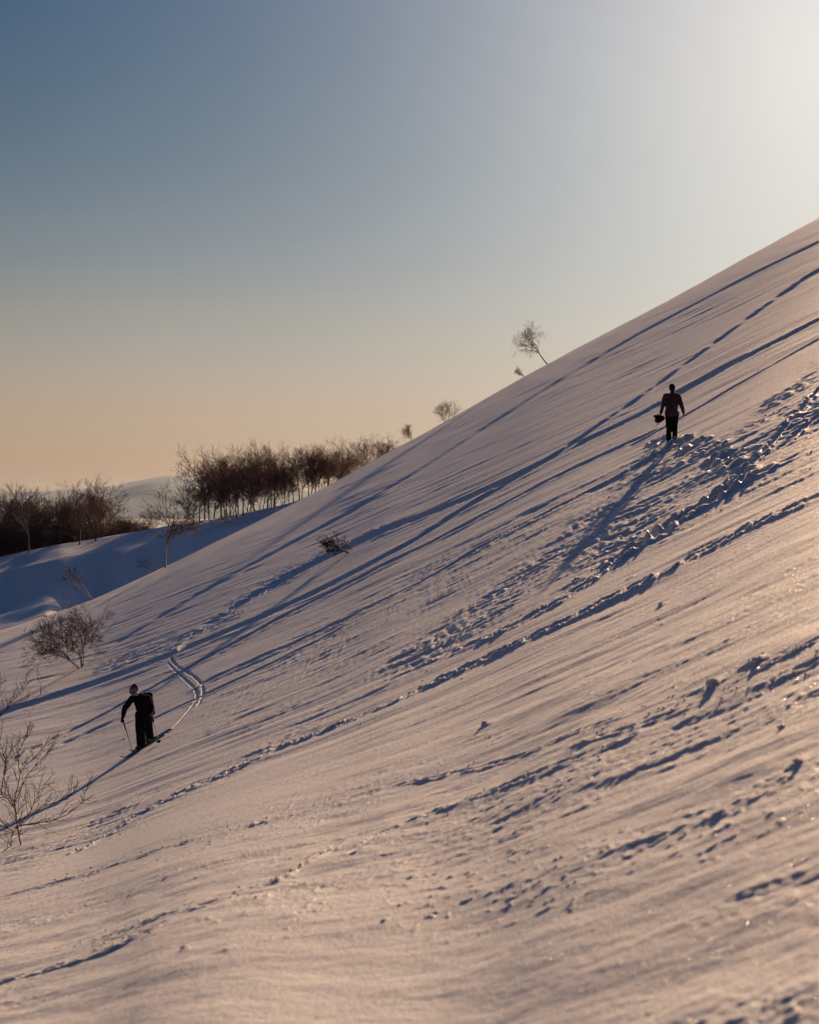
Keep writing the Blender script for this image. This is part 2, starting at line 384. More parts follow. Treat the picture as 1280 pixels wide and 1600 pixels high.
# ground around and behind the photographer, just under the edge of the slope sheet
xs = np.concatenate([np.linspace(-90, -8, 12), np.linspace(-7, 7, 29), np.linspace(8, 90, 12)]); ys = np.linspace(-70, 2.6, 30)
X, Y = np.meshgrid(xs, ys); Z = 4 * S(X / 4.0) - 1.75 + (Y - 2.6) * .02 + .12 * perlin(X / 6, Y / 8, 3)
tag(link('snow_ground', mesh_np('snow_ground', np.stack([X, Y, Z], -1).reshape(-1, 3), grid_faces(*X.shape)), SNOW_FAR), kind='structure')

# the ridge with the wood and the bowl before it
RG = [(-400, 960), (-200, 918), (0, 873), (45, 862), (95, 850), (150, 842), (225, 830), (260, 822), (320, 812), (371, 803), (442, 789), (480, 778), (600, 738), (800, 650)]
def ridge_v(u): return (HY - np.interp(HX + F * u, [p[0] for p in RG], [p[1] for p in RG])) / F
def ridge_y(u): return 212 + 16 * sstep(-.16, -.05, u)
def valley_z(x, y):
    x = np.asarray(x, float); y = np.asarray(y, float); u = x / y
    yr = ridge_y(u) + 3 * perlin(u * 40, 0 * u, 4)
    zr = yr * ridge_v(u)
    s = yr - y                                   # towards the camera
    drop = np.where(s > 0, .12 * np.minimum(s, 11) + np.where(s > 11, .42 * (s - 11) ** 2 / (s - 11 + 6), 0), 0)
    floor = 5.0 + 1.1 * perlin(x / 7, y / 9, 5) + 2.2 * sstep(-.215, -.17, u) * 3
    soft = 1.2
    drop = np.where(s > 0, -soft * np.log(np.exp(-drop / soft) + np.exp(-floor / soft)) + soft * np.log1p(np.exp(-floor / soft)), 0)
    back = np.where(s < 0, .0022 * np.minimum(-s, 60) ** 2 + np.maximum(-s - 60, 0) * .05, 0)
    z = zr * np.where(s > 0, 1, np.exp(-np.maximum(-s, 0) / 900)) - drop - back
    return z + .3 * perlin(x / 9, y / 14, 6) + .06 * perlin(x / 2, y / 3, 7)
ysv = np.concatenate([np.linspace(128, 290, 260), np.linspace(296, 1200, 40)]); us = np.linspace(-.62, .12, 300)
U, Y = np.meshgrid(us, ysv); X = U * Y; Z = valley_z(X, Y)
tag(link('snow_ridge', mesh_np('snow_ridge', np.stack([X, Y, Z], -1).reshape(-1, 3), grid_faces(*X.shape)), SNOW_FAR), kind='structure')

# far plain and mountains
FARM, n, l, b = new_mat('far_plain_snow_and_woods')
g = n.new('ShaderNodeNewGeometry'); no = n.new('ShaderNodeTexNoise'); no.inputs['Scale'].default_value = .0007; no.inputs['Detail'].default_value = 8
cr = n.new('ShaderNodeValToRGB'); cr.color_ramp.elements[0].position = .42; cr.color_ramp.elements[1].position = .58
cr.color_ramp.elements[0].color = (.05, .06, .07, 1); cr.color_ramp.elements[1].color = (.75, .76, .8, 1)
l.new(g.outputs['Position'], no.inputs['Vector']); l.new(no.outputs['Fac'], cr.inputs[0]); l.new(cr.outputs[0], b.inputs['Base Color']); b.inputs['Roughness'].default_value = .9
xs = np.linspace(-14000, 30000, 60); ys = np.concatenate([np.linspace(700, 4000, 14), np.linspace(5000, 34000, 30)])
X, Y = np.meshgrid(xs, ys); Z = -58 + 6 * perlin(X / 1500, Y / 2200, 2) + 0 * X
tag(link('far_plain', mesh_np('far_plain', np.stack([X, Y, Z], -1).reshape(-1, 3), grid_faces(*X.shape)), FARM), kind='structure')
MT = [(-900, 775), (-500, 786), (-200, 778), (0, 771), (75, 767), (180, 759), (200, 754), (240, 746), (265, 743), (295, 745), (360, 756), (450, 766), (600, 772), (900, 770), (1700, 780)]
MTM, n, l, b = new_mat('far_mountain_haze_blue')
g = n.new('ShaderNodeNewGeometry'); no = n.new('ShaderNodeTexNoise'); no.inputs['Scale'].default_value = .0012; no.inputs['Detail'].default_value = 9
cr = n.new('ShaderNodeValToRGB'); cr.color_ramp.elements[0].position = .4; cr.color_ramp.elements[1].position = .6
cr.color_ramp.elements[0].color = (.10, .15, .21, 1); cr.color_ramp.elements[1].color = (.18, .24, .31, 1)  # distance haze painted into the mountain colour as dull blue, besides the haze box
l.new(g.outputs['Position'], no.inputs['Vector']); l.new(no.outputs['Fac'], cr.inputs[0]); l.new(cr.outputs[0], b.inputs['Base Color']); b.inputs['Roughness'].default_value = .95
us = np.linspace(-.6, .5, 400); rr = np.linspace(-1, 1, 40)
U, T = np.meshgrid(us, rr); D0 = 26000
hh = (HY - np.interp(HX + F * U, [p[0] for p in MT], [p[1] for p in MT])) / F * D0 + 70
Y = D0 + T * 5000; X = U * Y
Z = -70 + hh * np.clip(1 - np.abs(T) ** 1.3, 0, 1) * (1 + .25 * np.abs(T) * perlin(X / 900, Y / 1400, 3) * 2 + .02 * perlin(X / 300, Y / 300, 4))
tag(link('far_mountains', mesh_np('far_mountains', np.stack([X, Y, Z], -1).reshape(-1, 3), grid_faces(*X.shape)), MTM), kind='structure')

# ------------------------------------------------------------------ air
def haze_box(x0, x1, y0, y1, z0, z1, dens):
    me = bpy.data.meshes.new('haze'); bm = bmesh.new(); bmesh.ops.create_cube(bm, size=1)
    for v in bm.verts: v.co = (x0 if v.co.x < 0 else x1, y0 if v.co.y < 0 else y1, z0 if v.co.z < 0 else z1)
    bm.to_mesh(me); bm.free()
    m = bpy.data.materials.new('haze'); m.use_nodes = True; nn = m.node_tree.nodes; nn.clear()
    o = nn.new('ShaderNodeOutputMaterial'); v = nn.new('ShaderNodeVolumePrincipled')
    v.inputs['Color'].default_value = (.55, .76, 1.0, 1); v.inputs['Density'].default_value = dens; v.inputs['Anisotropy'].default_value = .3
    m.node_tree.links.new(v.outputs[0], o.inputs['Volume'])
    return tag(link('haze', me, m), kind='stuff')
haze_box(-24000, 34000, -400, 36000, -80, 620, 1.1e-5)

# ------------------------------------------------------------------ bare trees
class Wood:
    def __init__(s): s.seg = []
    def add(s, p, q, r0, r1): s.seg.append((*p, *q, r0, r1))
    def mesh(s, name, sides=3):
        A = np.array(s.seg, float); p, q, r0, r1 = A[:, :3], A[:, 3:6], A[:, 6], A[:, 7]
        d = q - p; d /= np.linalg.norm(d, axis=1, keepdims=True) + 1e-9
        ref = np.where(np.abs(d[:, 2:3]) > .9, np.array([[1., 0, 0]]), np.array([[0, 0, 1.]]))
        a = np.cross(d, ref); a /= np.linalg.norm(a, axis=1, keepdims=True) + 1e-9; b = np.cross(d, a)
        n = len(A); V = np.zeros((n, 2, sides, 3))
        for k in range(sides):
            t = 2 * math.pi * k / sides
            o = a * math.cos(t) + b * math.sin(t)
            V[:, 0, k] = p + o * r0[:, None]; V[:, 1, k] = q + o * r1[:, None]
        i = np.arange(n)[:, None] * 2 * sides
        Fq = np.concatenate([np.stack([i[:, 0] + k, i[:, 0] + (k + 1) % sides, i[:, 0] + sides + (k + 1) % sides, i[:, 0] + sides + k], -1) for k in range(sides)])
        return mesh_np(name, V.reshape(-1, 3), Fq)
def vrand(r): return Vector((r.gauss(0, 1), r.gauss(0, 1), r.gauss(0, 1)))
def shoot(w, r, p, d, L, r0, r1, n, wander, up=0.0):
    pts = [Vector(p)]; d = Vector(d).normalized(); p = Vector(p); out = []
    for i in range(n):
        d = (d + vrand(r) * wander + Vector((0, 0, up))).normalized()
        q = p + d * (L / n); a = r0 + (r1 - r0) * i / n; b = r0 + (r1 - r0) * (i + 1) / n
        w.add(p, q, a, b); out.append((q.copy(), d.copy(), b, (i + 1) / n)); p = q
    return out
def side_dir(r, d, ang):
    a = vrand(r); a = (a - a.project(d)).normalized()
    return (d * math.cos(ang) + a * math.sin(ang)).normalized()
def fork(W, T, r, p, d, L, rad, lev, maxlev, ang, ratio, up, tw, kids, wander=.07, wood=2):
    tgt = W if lev <= wood else T
    r1 = max(tw * .5, rad * .68); n = 4 if lev < 2 else (3 if lev < maxlev - 1 else 2)
    pts = shoot(tgt, r, p, d, L, rad, r1, n, wander + .02 * lev, up)
    if lev >= maxlev: return
    q, dd = pts[-1][0], pts[-1][1]
    k = r.choice(kids)
    for i in range(k):
        fork(W, T, r, q, side_dir(r, dd, ang * r.uniform(.45, 1.25)), L * ratio * r.uniform(.75, 1.2), max(tw * .55, r1 * .74), lev + 1, maxlev, ang, ratio, up, tw, kids, wander, wood)
    if lev >= 1:
        for (q, dd, _, t) in pts[:-1]:
            if r.random() < .55:
                fork(W, T, r, q, side_dir(r, dd, ang * r.uniform(.9, 1.7)), L * ratio * r.uniform(.45, .9), max(tw * .5, rad * .4), max(lev + 2, 3), maxlev, ang, ratio, up, tw, kids, wander, wood)
def tree_meshes(name, seed, H=8.0, stems=1, clear=.28, ang=.50, lean=(0, 0), lev=6, tw=.02, trunk_r=.09, ratio=.78, up=.03, kids=(2, 3, 3), open_=.25):
    """a forking bare tree, grown and then scaled so that its top is H above its foot"""
    r = random.Random(seed); W = Wood(); T = Wood()
    for s_ in range(stems):
        d = Vector((lean[0] + (r.gauss(0, open_) if stems > 1 else 0), lean[1] + (r.gauss(0, open_) if stems > 1 else 0), 1)).normalized()
        L0 = H * clear * (r.uniform(.7, 1.1) if stems > 1 else 1)
        tr = shoot(W, r, (r.uniform(-.04, .04) * (stems > 1), r.uniform(-.04, .04) * (stems > 1), -.25), d, L0 + .25, trunk_r / math.sqrt(stems) * 1.2, trunk_r * .75 / math.sqrt(stems), 5, .04, .01)
        q, dd = tr[-1][0], tr[-1][1]
        for i in range(4 if stems == 1 else 3):
            fork(W, T, r, q, side_dir(r, dd, ang * r.uniform(.3, 1.3)) if i else dd, H * .20 * r.uniform(.8, 1.25), trunk_r * .6 / math.sqrt(stems), 1, lev, ang, ratio, up, tw, kids)
    for w_ in (W, T):
        w_.seg = [list(x) for x in w_.seg]
    zs = sorted(x[5] for x in T.seg); top = zs[int(len(zs) * .997)]; k = H / top
    for w_ in (W, T):
        for x in w_.seg:
            for j in range(6): x[j] *= k
    return W.mesh(name + '_trunk', 5), T.mesh(name + '_crown', 3)
PROTO = {}
for i, kw in enumerate([dict(clear=.22, ang=.50), dict(clear=.13, ang=.45, stems=2), dict(clear=.20, ang=.64), dict(clear=.16, ang=.42, stems=3, lev=5),
                        dict(clear=.30, ang=.5, lean=(-.15, 0)), dict(clear=.08, ang=.6, stems=5, lev=5, open_=.4)]):
    PROTO[i] = tree_meshes('tree%d' % i, 100 + i, tw=.024, **kw)
def tree(name, loc, meshes, scale, rz, label, cat, group=None, mats=(None, None), tilt=(0, 0)):
    t = empty(name, loc); t.rotation_euler = (tilt[0], tilt[1], rz); t.scale = (scale,) * 3
    for nm, me, mt in (('trunk', meshes[0], mats[0] or BARK), ('crown', meshes[1], mats[1] or TWIG)):
        if not me.materials: me.materials.append(mt)
        o = link(nm, me, None, t)
        if me.materials[0] != mt:
            o.material_slots[0].link = 'OBJECT'; o.material_slots[0].material = mt
    return tag(t, label, cat, group)

def ridge_pt(px, py=None, back=0.0):
    """where the ridge snow is seen at this photo column; back moves it that many metres behind the ridge line"""
    u = (px - HX) / F
    y = float(ridge_y(u)) + back
    if py is not None:      # search the bowl for the row
        best = None
        for yy in np.linspace(float(ridge_y(u)) + 14, 125, 160):
            e = abs(float(HY - F * valley_z(u * yy, yy) / yy) - py)
            if best is None or e < best[0]: best = (e, yy)
        y = best[1]
    x = u * y
    return Vector((x, y, float(valley_z(x, y))))
def ray_h(p, top_px):       # height in metres of something standing at p whose top is seen at photo row top_px
    return (HY - top_px) / F * p.y - p.z

# foot column, foot row (None = on or behind the ridge line), metres behind it, top row, model, twig colour, label
WOODS = [
 (45, 862, 0, 756, 0, 0, 'tall pale-trunked birch nearest the left edge of the ridge'),
 (8, None, 6, 778, 3, 0, 'bushy bare tree cut by the left edge of the photo'),
 (22, None, 18, 770, 5, 0, 'dark bare tree just left of the tall birch'),
 (70, None, 14, 768, 1, 0, 'thin bare tree just right of the tall birch'),
 (92, None, 8, 754, 1, 0, 'high crowned bare tree between the tall birch and the leaning pair'),
 (104, None, 20, 766, 5, 0, 'broad dark tree standing back in the left wood'),
 (124, 851, 0, 750, 4, 1, 'slim tree leaning left at the lip of the bowl'),
 (150, 845, 0, 744, 2, 1, 'widest crowned tree of the left wood, with sunlit top'),
 (162, None, 12, 752, 1, 1, 'twin stemmed tree at the right end of the left wood'),
 (178, 838, 1, 800, 5, 1, 'low thin sapling below the gap that shows the mountain'),
 (240, None, 14, 790, 5, 0, 'low dark tree behind the lone birch'),
 (302, 824, 0, 748, 2, 0, 'round crowned tree with thick dark foot at the left end of the middle wood'),
 (290, None, 10, 762, 1, 0, 'slender tree at the far left of the middle wood'),
 (312, None, 16, 718, 0, 1, 'tall thin tree with pale top at the left of the middle wood'),
 (330, 817, 0, 752, 3, 0, 'small tree with paired stems in the middle wood'),
 (326, None, 12, 738, 0, 0, 'dark bushy tree behind the paired stems'),
 (346, None, 5, 699, 2, 1, 'tall wide tree with open pale crown in the middle wood'),
 (370, 811, 0, 698, 1, 1, 'tall tree with straight dark stem near the centre of the middle wood'),
 (360, None, 18, 716, 2, 0, 'dense dark tree filling the heart of the middle wood'),
 (380, 806, 0, 696, 2, 1, 'tall tree with the widest sunlit crown of the middle wood'),
 (389, 803, 0, 716, 3, 0, 'many stemmed tree right of the widest crown'),
 (397, None, 5, 703, 1, 0, 'narrow tree in the dense part of the middle wood'),
 (411, None, 2, 706, 1, 1, 'reddish bushy tree in the dense part of the middle wood'),
 (418, None, 8, 692, 2, 1, 'tallest reddish tree toward the right of the middle wood'),
 (430, None, 2, 694, 0, 1, 'upright reddish tree second from the gap in the wood'),
 (441, None, 3, 722, 3, 1, 'short many stemmed tree beside the gap in the wood'),
 (452, None, 6, 728, 4, 0, 'leaning tree at the gap in the wood'),
 (468, None, 8, 692, 2, 1, 'tall tree just right of the gap in the wood'),
 (482, None, 4, 693, 0, 1, 'upright tree second right of the gap in the wood'),
 (497, None, 7, 696, 1, 1, 'twin stemmed tree in the right wood above the snow edge'),
 (514, None, 6, 696, 0, 1, 'broad bushy tree in the right wood above the snow edge'),
 (530, None, 9, 699, 2, 1, 'last tall tree of the right wood before the shrubs'),
 (545, None, 12, 706, 3, 1, 'shorter tree where the right wood thins out'),
]
for (px, py, back, top, mdl, red, lab) in WOODS:
    p = ridge_pt(px, None, back if py is None else 0.0)
    if py is not None:
        p = ridge_pt(px, py)
    if px > 455:      # here the main slope hides the ridge: feet stand lower behind it
        pass
    h = ray_h(p, top); rr = random.Random(px * 7)
    tree('bare_tree', p, PROTO[mdl], h / 8.0, rr.uniform(0, 6.28), lab, 'tree', 'bare trees of the wood along the ridge', (BARK_PALE if px == 45 else BARK, TWIG_RED if red else TWIG))

back = []
for i in range(11): back.append((325 + i * 11.7 + (i * 37 % 11) - 5, 12 + (i * 29 % 17), 702 + (i * 53 % 30), [2, 0, 1, 3][i % 4], 'dark bare tree standing back inside the dense middle wood', 'trees inside the middle wood'))
for i in range(9): back.append((462 + i * 10.5 + (i * 31 % 7) - 3, 10 + (i * 29 % 14), 700 + (i * 53 % 12), [2, 0, 1, 4][i % 4], 'dark bare tree standing back inside the right wood above the snow edge', 'trees inside the right wood'))
for i in range(12): back.append((-4 + i * 15 + (i * 37 % 9), 10 + (i * 29 % 20), 758 + (i * 53 % 27), [0, 2, 1, 3][i % 4], 'dark bare tree standing back inside the left wood', 'trees inside the left wood'))
for (px, bk, top, mdl, lab, grp) in back:
    p = ridge_pt(px, None, bk); h = ray_h(p, top)
    tree('bare_tree', p, PROTO[mdl], h / 8.0, (px * 1.7) % 6.28, lab, 'tree', grp, (BARK, TWIG))

# dark undergrowth and the wood beyond the ridge: nobody could count it
def thicket(name, spots, label, seed):
    r = random.Random(seed); T = Wood()
    for (x, y, z, h) in spots:
        for _ in range(5):
            st = shoot(T, r, (x + r.uniform(-.6, .6), y + r.uniform(-.6, .6), z - .2), Vector((r.uniform(-.5, .5), r.uniform(-.4, .4), 1)), h * r.uniform(.6, 1.05), .03, .012, 5, .12, .03)
            for (p, d, rad, t) in st:
                for _ in range(5): 
                    b = shoot(T, r, p, side_dir(r, d, r.uniform(.4, 1.1)), h * .3 * r.uniform(.5, 1.2), .013, .008, 2, .2, .04)
                    for q in b: shoot(T, r, q[0], side_dir(r, q[1], r.uniform(.4, 1.1)), h * .16 * r.uniform(.5, 1.2), .010, .006, 1, .2, .04)
    o = link(name, T.mesh(name), TWIG); return tag(o, label, 'undergrowth', kind='stuff')
r = random.Random(3); sp = []
for i in range(150):
    px = r.uniform(-60, 235); b = r.uniform(6, 34); u = (px - HX) / F; y = float(ridge_y(u)) + b
    top = 806 + 25 * r.random() if px < 190 else r.uniform(808, 820)
    x = u * y; z = float(valley_z(x, y)); h = (HY - top) / F * y - z
    if h > .5: sp.append((x, y, z, h))
thicket('undergrowth', sp, 'dark tangled undergrowth and far trees filling the wood behind the ridge', 11)

# shrubs along the skyline right of the wood
def shrub_meshes(seed, n=9, H=1.0, lean=(0, 0), ang=.5, tw=.012, lev=4, clear=.16, open_=.5, up=.03, tr=.02):
    return tree_meshes('shrub', seed, H, n, clear, ang, lean, lev, tw, tr * math.sqrt(n), .8, up, (2, 3), open_)
def shrub(name, loc, meshes, label, cat, mats, group=None):
    t = empty(name, loc)
    a = link('stem', meshes[0], mats[0], t); b = tag(link('twigs', meshes[1], mats[1], t), kind='stuff')
    return tag(t, label, cat, group)
def crest_pt(px, back=0.0):
    u = (px - HX) / F; y = float(YC(u)) + back; return Vector((u * y, y, float(base_z(u * y, y))))

for i, (px, back, top, lab) in enumerate([
   (566, 14, 682, 'spreading bare shrub at the end of the wood on the skyline'),
   (582, 10, 678, 'pale bare shrub with tall thin shoots on the skyline'),
   (598, 8, 688, 'small sunlit shrub lowest on the skyline right of the wood')]):
    p = crest_pt(px, back); h = ray_h(p, top)
    shrub('bare_shrub', p, shrub_meshes(300 + i, 6, h, (.05, 0), .6, .012, 5, .18, .6), lab, 'shrub', (TWIG, TWIG_RED), 'bare shrubs where the wood ends')
p = crest_pt(646, 3); shrub('bare_shrub', p, shrub_meshes(311, 4, ray_h(p, 662), (-.55, 0), .45, .008, 5), 'little fan shaped bush leaning left on the skyline', 'shrub', (TWIG_RED, TWIG_PALE))
p = crest_pt(700, 6); shrub('bare_shrub', p, shrub_meshes(312, 5, ray_h(p, 625), (-.1, 0), .55, .0095, 5, .2, .4), 'round bare bush on the skyline below the lone leaning tree', 'shrub', (TWIG_RED, TWIG_PALE))
p = crest_pt(829, 1.5); shrub('bare_shrub', p, shrub_meshes(313, 3, .75, (-1.6, 0), .4, .012, 4), 'tiny bush lying flat on the skyline beside the lone leaning tree', 'shrub', (TWIG_RED, TWIG_PALE))
p = crest_pt(858, -1); m = tree_meshes('lone', 401, 3.9, 1, .30, .62, (-.9, 0), 6, .011, .06, .82, -.004)
tree('bare_tree', p, m, 1.0, 0, 'lone small tree leaning left on the skyline of the slope', 'tree', None, (TWIG_RED, TWIG_PALE))
# birch at the edge of the slope before the bowl
p = crest_pt(259, -3); m = tree_meshes('birch', 412, ray_h(p, 755), 1, .24, .62, (-.20, 0), 6, .019, .075, .84, .02)
tree('bare_tree', p, m, 1.0, 0, 'lone birch with pale crooked trunk on the snow edge before the bowl', 'tree', None, (BARK_PALE, TWIG))
p = crest_pt(252, -1); shrub('bare_shrub', p, shrub_meshes(421, 2, .95, (-1.9, 0), .4, .012, 4, .3, .2, .02), 'low dark bush reaching left from the foot of the lone birch', 'shrub', (TWIG, TWIG))
p = crest_pt(147, -4); m = tree_meshes('lean', 431, 2.7, 2, .4, .42, (-.75, 0), 5, .010, .045, .76, .03, (2, 3), .12)
tree('bare_tree', p, m, 1.0, 0, 'thin sapling leaning far left against the blue shadow of the bowl', 'tree', None, (BARK_PALE, TWIG))
# big round bush
gx = Vector([float(c) for c in ground(130, 1041)])
shrub('bare_shrub', gx, shrub_meshes(441, 6, (1041 - 940) / F * gx.y, (-.40, 0), .54, .009, 6, .17, .34, .01, .024), 'big round bare bush with many stems above the skier', 'shrub', (BARK, TWIG))
gx = Vector([float(c) for c in ground(566, 853)])
shrub('bare_shrub', gx, shrub_meshes(451, 5, 22 / F * gx.y, (-2.2, 0), .34, .011, 5, .3, .8, .0), 'low bare bush lying to the left beside a ski track', 'shrub', (TWIG, TWIG))
gx = ridge_pt(360, 817)
shrub('bare_shrub', gx, shrub_meshes(452, 5, 1.7, (-.2, 0), .6, .014, 4), 'small reddish bush at the lip of the bowl under the middle wood', 'shrub', (TWIG, TWIG_RED))

# near bush at the left edge: main branches follow the photo, twigs grow from them
def guided_bush(name, foot_px, lines, label, seed, rad=.012):
    r = random.Random(seed)
    f = Vector([float(c) for c in ground(*foot_px)]); t = empty(name, f); W = Wood(); T = Wood()
    for k, ln in enumerate(lines):
        W = Wood(); T = Wood(); drift = r.uniform(-.12, .12); pts = []
        for i, (px, py) in enumerate(ln):
            y = f.y + drift * i
            pts.append(Vector(((px - HX) / F * y, y, (HY - py) / F * y)) - f)
        fine = [pts[0]]
        for a, b in zip(pts[:-1], pts[1:]):
            for j in range(1, 4): fine.append(a.lerp(b, j / 3) + vrand(r) * .008)
        n = len(fine); r0 = rad * (1.0 if k < 3 else .7)
        for i in range(n - 1):
            a = r0 * (1 - .7 * i / n); b = r0 * (1 - .7 * (i + 1) / n)
            W.add(fine[i], fine[i + 1], a, b)
            if i > 1:
                d = (fine[i + 1] - fine[i]).normalized()
                for _ in range(2):
                    if r.random() < .12: continue
                    br = shoot(T, r, fine[i], side_dir(r, d, r.uniform(.4, .9)), r.uniform(.12, .5) * (1.1 - .5 * i / n), .0058, .0036, 5, .13, .05)
                    for (p2, d2, _, _) in br[1:]:
                        if r.random() < .75: shoot(T, r, p2, side_dir(r, d2, r.uniform(.4, .9)), r.uniform(.05, .2), .004, .0022, 3, .15, .05)
        so = link('stem', W.mesh('stem', 5), TWIG, t)
        if T.seg: tag(link('twigs', T.mesh('twigs', 3), TWIG, so), kind='stuff')
    return tag(t, label, 'shrub')
guided_bush('bare_shrub', (30, 1322), [
  [(33,1320),(28,1295),(21,1262),(11,1243),(2,1236)],
  [(33,1322),(27,1285),(22,1255),(32,1208),(60,1175),(93,1142)],
  [(24,1292),(44,1288),(82,1282),(115,1266),(130,1250),(138,1225)],
  [(30,1290),(69,1260),(104,1247),(120,1233)],
  [(22,1255),(40,1215),(62,1190),(80,1170)],
  [(5,1330),(18,1322),(21,1300),(12,1293),(-10,1285)],
  [(32,1208),(28,1180),(38,1158),(50,1142)],
  [(22,1262),(5,1215),(10,1185),(25,1165)],
  [(30,1288),(50,1265),(60,1240),(72,1222)],
  [(2,1240),(10,1190),(0,1160),(-8,1140)],
], 'near bare bush with reddish twigs at the left edge below the skier', 21)
guided_bush('bare_shrub', (-55, 1290), [
  [(-55,1290),(-45,1220),(-30,1160),(0,1120),(16,1100),(36,1079),(46,1062)],
  [(-50,1240),(-40,1180),(-25,1120),(-5,1085),(4,1060)],
  [(-20,1140),(16,1103),(40,1098),(74,1080)],
  [(-30,1160),(-25,1110),(-20,1070),(-12,1040)],
], 'bare branch reaching in from beyond the left edge beside the skier', 22, .011)

# ------------------------------------------------------------------ people
def capsules(parts):
    """parts: list of (p, q, r0, r1, squash) tapered capsules gathered in one bmesh"""
    bm = bmesh.new()
    for pt in parts:
        p, q, r0, r1 = Vector(pt[0]), Vector(pt[1]), pt[2], pt[3]
        sq = pt[4] if len(pt) > 4 else (1, 1)         # x and y squash of the cross-section
        n = max(2, int((q - p).length / (min(r0, r1) * .5)) + 1)
        for i in range(n + 1):
            t = i / n; c = p.lerp(q, t); rad = r0 + (r1 - r0) * t
            m = Matrix.Translation(c) @ Matrix.Diagonal((rad * sq[0], rad * sq[1], rad, 1))
            bmesh.ops.create_icosphere(bm, subdivisions=2, radius=1, matrix=m)
    return bm
def grown(name, parts, mat, parent, vox=.014, folds=0.0, seed=0):
    bm = capsules(parts); me = bpy.data.meshes.new(name); bm.to_mesh(me); bm.free()
    o = bpy.data.objects.new(name, me); col.objects.link(o)
    md = o.modifiers.new('r', 'REMESH'); md.mode = 'VOXEL'; md.voxel_size = vox
    sm = o.modifiers.new('s', 'SMOOTH'); sm.iterations = 4; sm.factor = .5
    dg = bpy.context.evaluated_depsgraph_get(); ev = o.evaluated_get(dg)
    out = bpy.data.meshes.new_from_object(ev); o.modifiers.clear(); o.data = out; out.name = name
    n = len(out.vertices); co = np.zeros(n * 3, np.float32); out.vertices.foreach_get('co', co); co = co.reshape(-1, 3)
    if folds:
        no = np.zeros(n * 3, np.float32); out.vertices.foreach_get('normal', no); no = no.reshape(-1, 3)
        d = perlin(co[:, 0] / .12 + co[:, 2] / .3, co[:, 2] / .075 + co[:, 1] / .15, seed) + .5 * perlin(co[:, 0] / .05, co[:, 2] / .05, seed + 1)
        co = co + no * (d * folds)[:, None]; out.vertices.foreach_set('co', co.astype(np.float32).ravel())
    out.polygons.foreach_set('use_smooth', np.full(len(out.polygons), True)); out.update()
    out.materials.clear(); out.materials.append(mat); o.parent = parent
    return o
def hand(parts, wrist, d, palm_n, curl=.5, side=1, k=1.0):
    """palm, four unequal bent fingers and a thumb leaving the side of the palm"""
    w = Vector(wrist); d = Vector(d).normalized(); nrm = Vector(palm_n).normalized(); s = d.cross(nrm).normalized() * side
    parts.append((w, w + d * .085 * k, .026 * k, .034 * k))
    for i, (o, L) in enumerate([(-.030, .062), (-.010, .075), (.010, .080), (.028, .072)]):
        b = w + d * .088 * k + s * o * k
        a = b + (d * math.cos(curl * .5) + nrm * math.sin(curl * .5)) * L * .5 * k
        c = a + (d * math.cos(curl * 1.4) + nrm * math.sin(curl * 1.4)) * L * .5 * k
        parts.append((b, a, .0105 * k, .0095 * k)); parts.append((a, c, .0095 * k, .0075 * k))
    b = w + d * .03 * k + s * .032 * k
    a = b + (d * .6 + s * .6 + nrm * .3).normalized() * .045 * k; c = a + (d * .8 + nrm * .5 + s * .1).normalized() * .035 * k
    parts.append((b, a, .014 * k, .012 * k)); parts.append((a, c, .012 * k, .009 * k))

SKIN = plain_mat('skin', (.42, .26, .20), .55, .08, 20)
BLACK = plain_mat('black_cloth', (.007, .009, .012), .95, .3, 30, .1)
DARKBLUE = plain_mat('dark_cloth', (.008, .012, .018), .9, .3, 30, .1)
HAIR = plain_mat('dark_hair', (.02, .015, .012), .6, .3, 60)
BOOTM = plain_mat('pale_boots', (.28, .24, .22), .7, .2, 30)
DBOOT = plain_mat('dark_boots', (.02, .03, .035), .6, .2, 30)
REDC = plain_mat('red_cloth', (.12, .02, .025), .8, .2, 30)
GREYC = plain_mat('pale_cap_front', (.16, .17, .22), .7, .15, 30)
GOG = plain_mat('goggle_lens', (.02, .02, .03), .15, .1, 5, .6)
METAL = plain_mat('pole_metal', (.10, .06, .06), .4, .1, 30)
TEAL = plain_mat('teal_ski', (.02, .09, .11), .35, .2, 4)
# reddish plaid: crossing dark and light bands woven into the cloth
PLAID, n, l, b = new_mat('dark_red_plaid')
tc = n.new('ShaderNodeTexCoord')
vo = n.new('ShaderNodeTexNoise'); vo.inputs['Scale'].default_value = 11; vo.inputs['Detail'].default_value = 3; vo.inputs['Roughness'].default_value = .6
l.new(tc.outputs['Object'], vo.inputs['Vector'])
cr = n.new('ShaderNodeValToRGB'); cr.color_ramp.elements[0].position = .42; cr.color_ramp.elements[0].color = (.03, .014, .02, 1)
cr.color_ramp.elements[1].position = .66; cr.color_ramp.elements[1].color = (.12, .036, .04, 1)
l.new(vo.outputs['Fac'], cr.inputs[0]); l.new(cr.outputs[0], b.inputs['Base Color']); b.inputs['Roughness'].default_value = .85

GRID_U = GRID[0][500] / GRID[1][500]
def slope_z(x, y):   # height of the finished snow near a point
    X, Y, Z, M = GRID
    j = int(np.argmin(np.abs(GRID_U - x / y)))
    i = int(np.argmin(np.abs(Y[:, j] - y)))
    return float(Z[i, j])

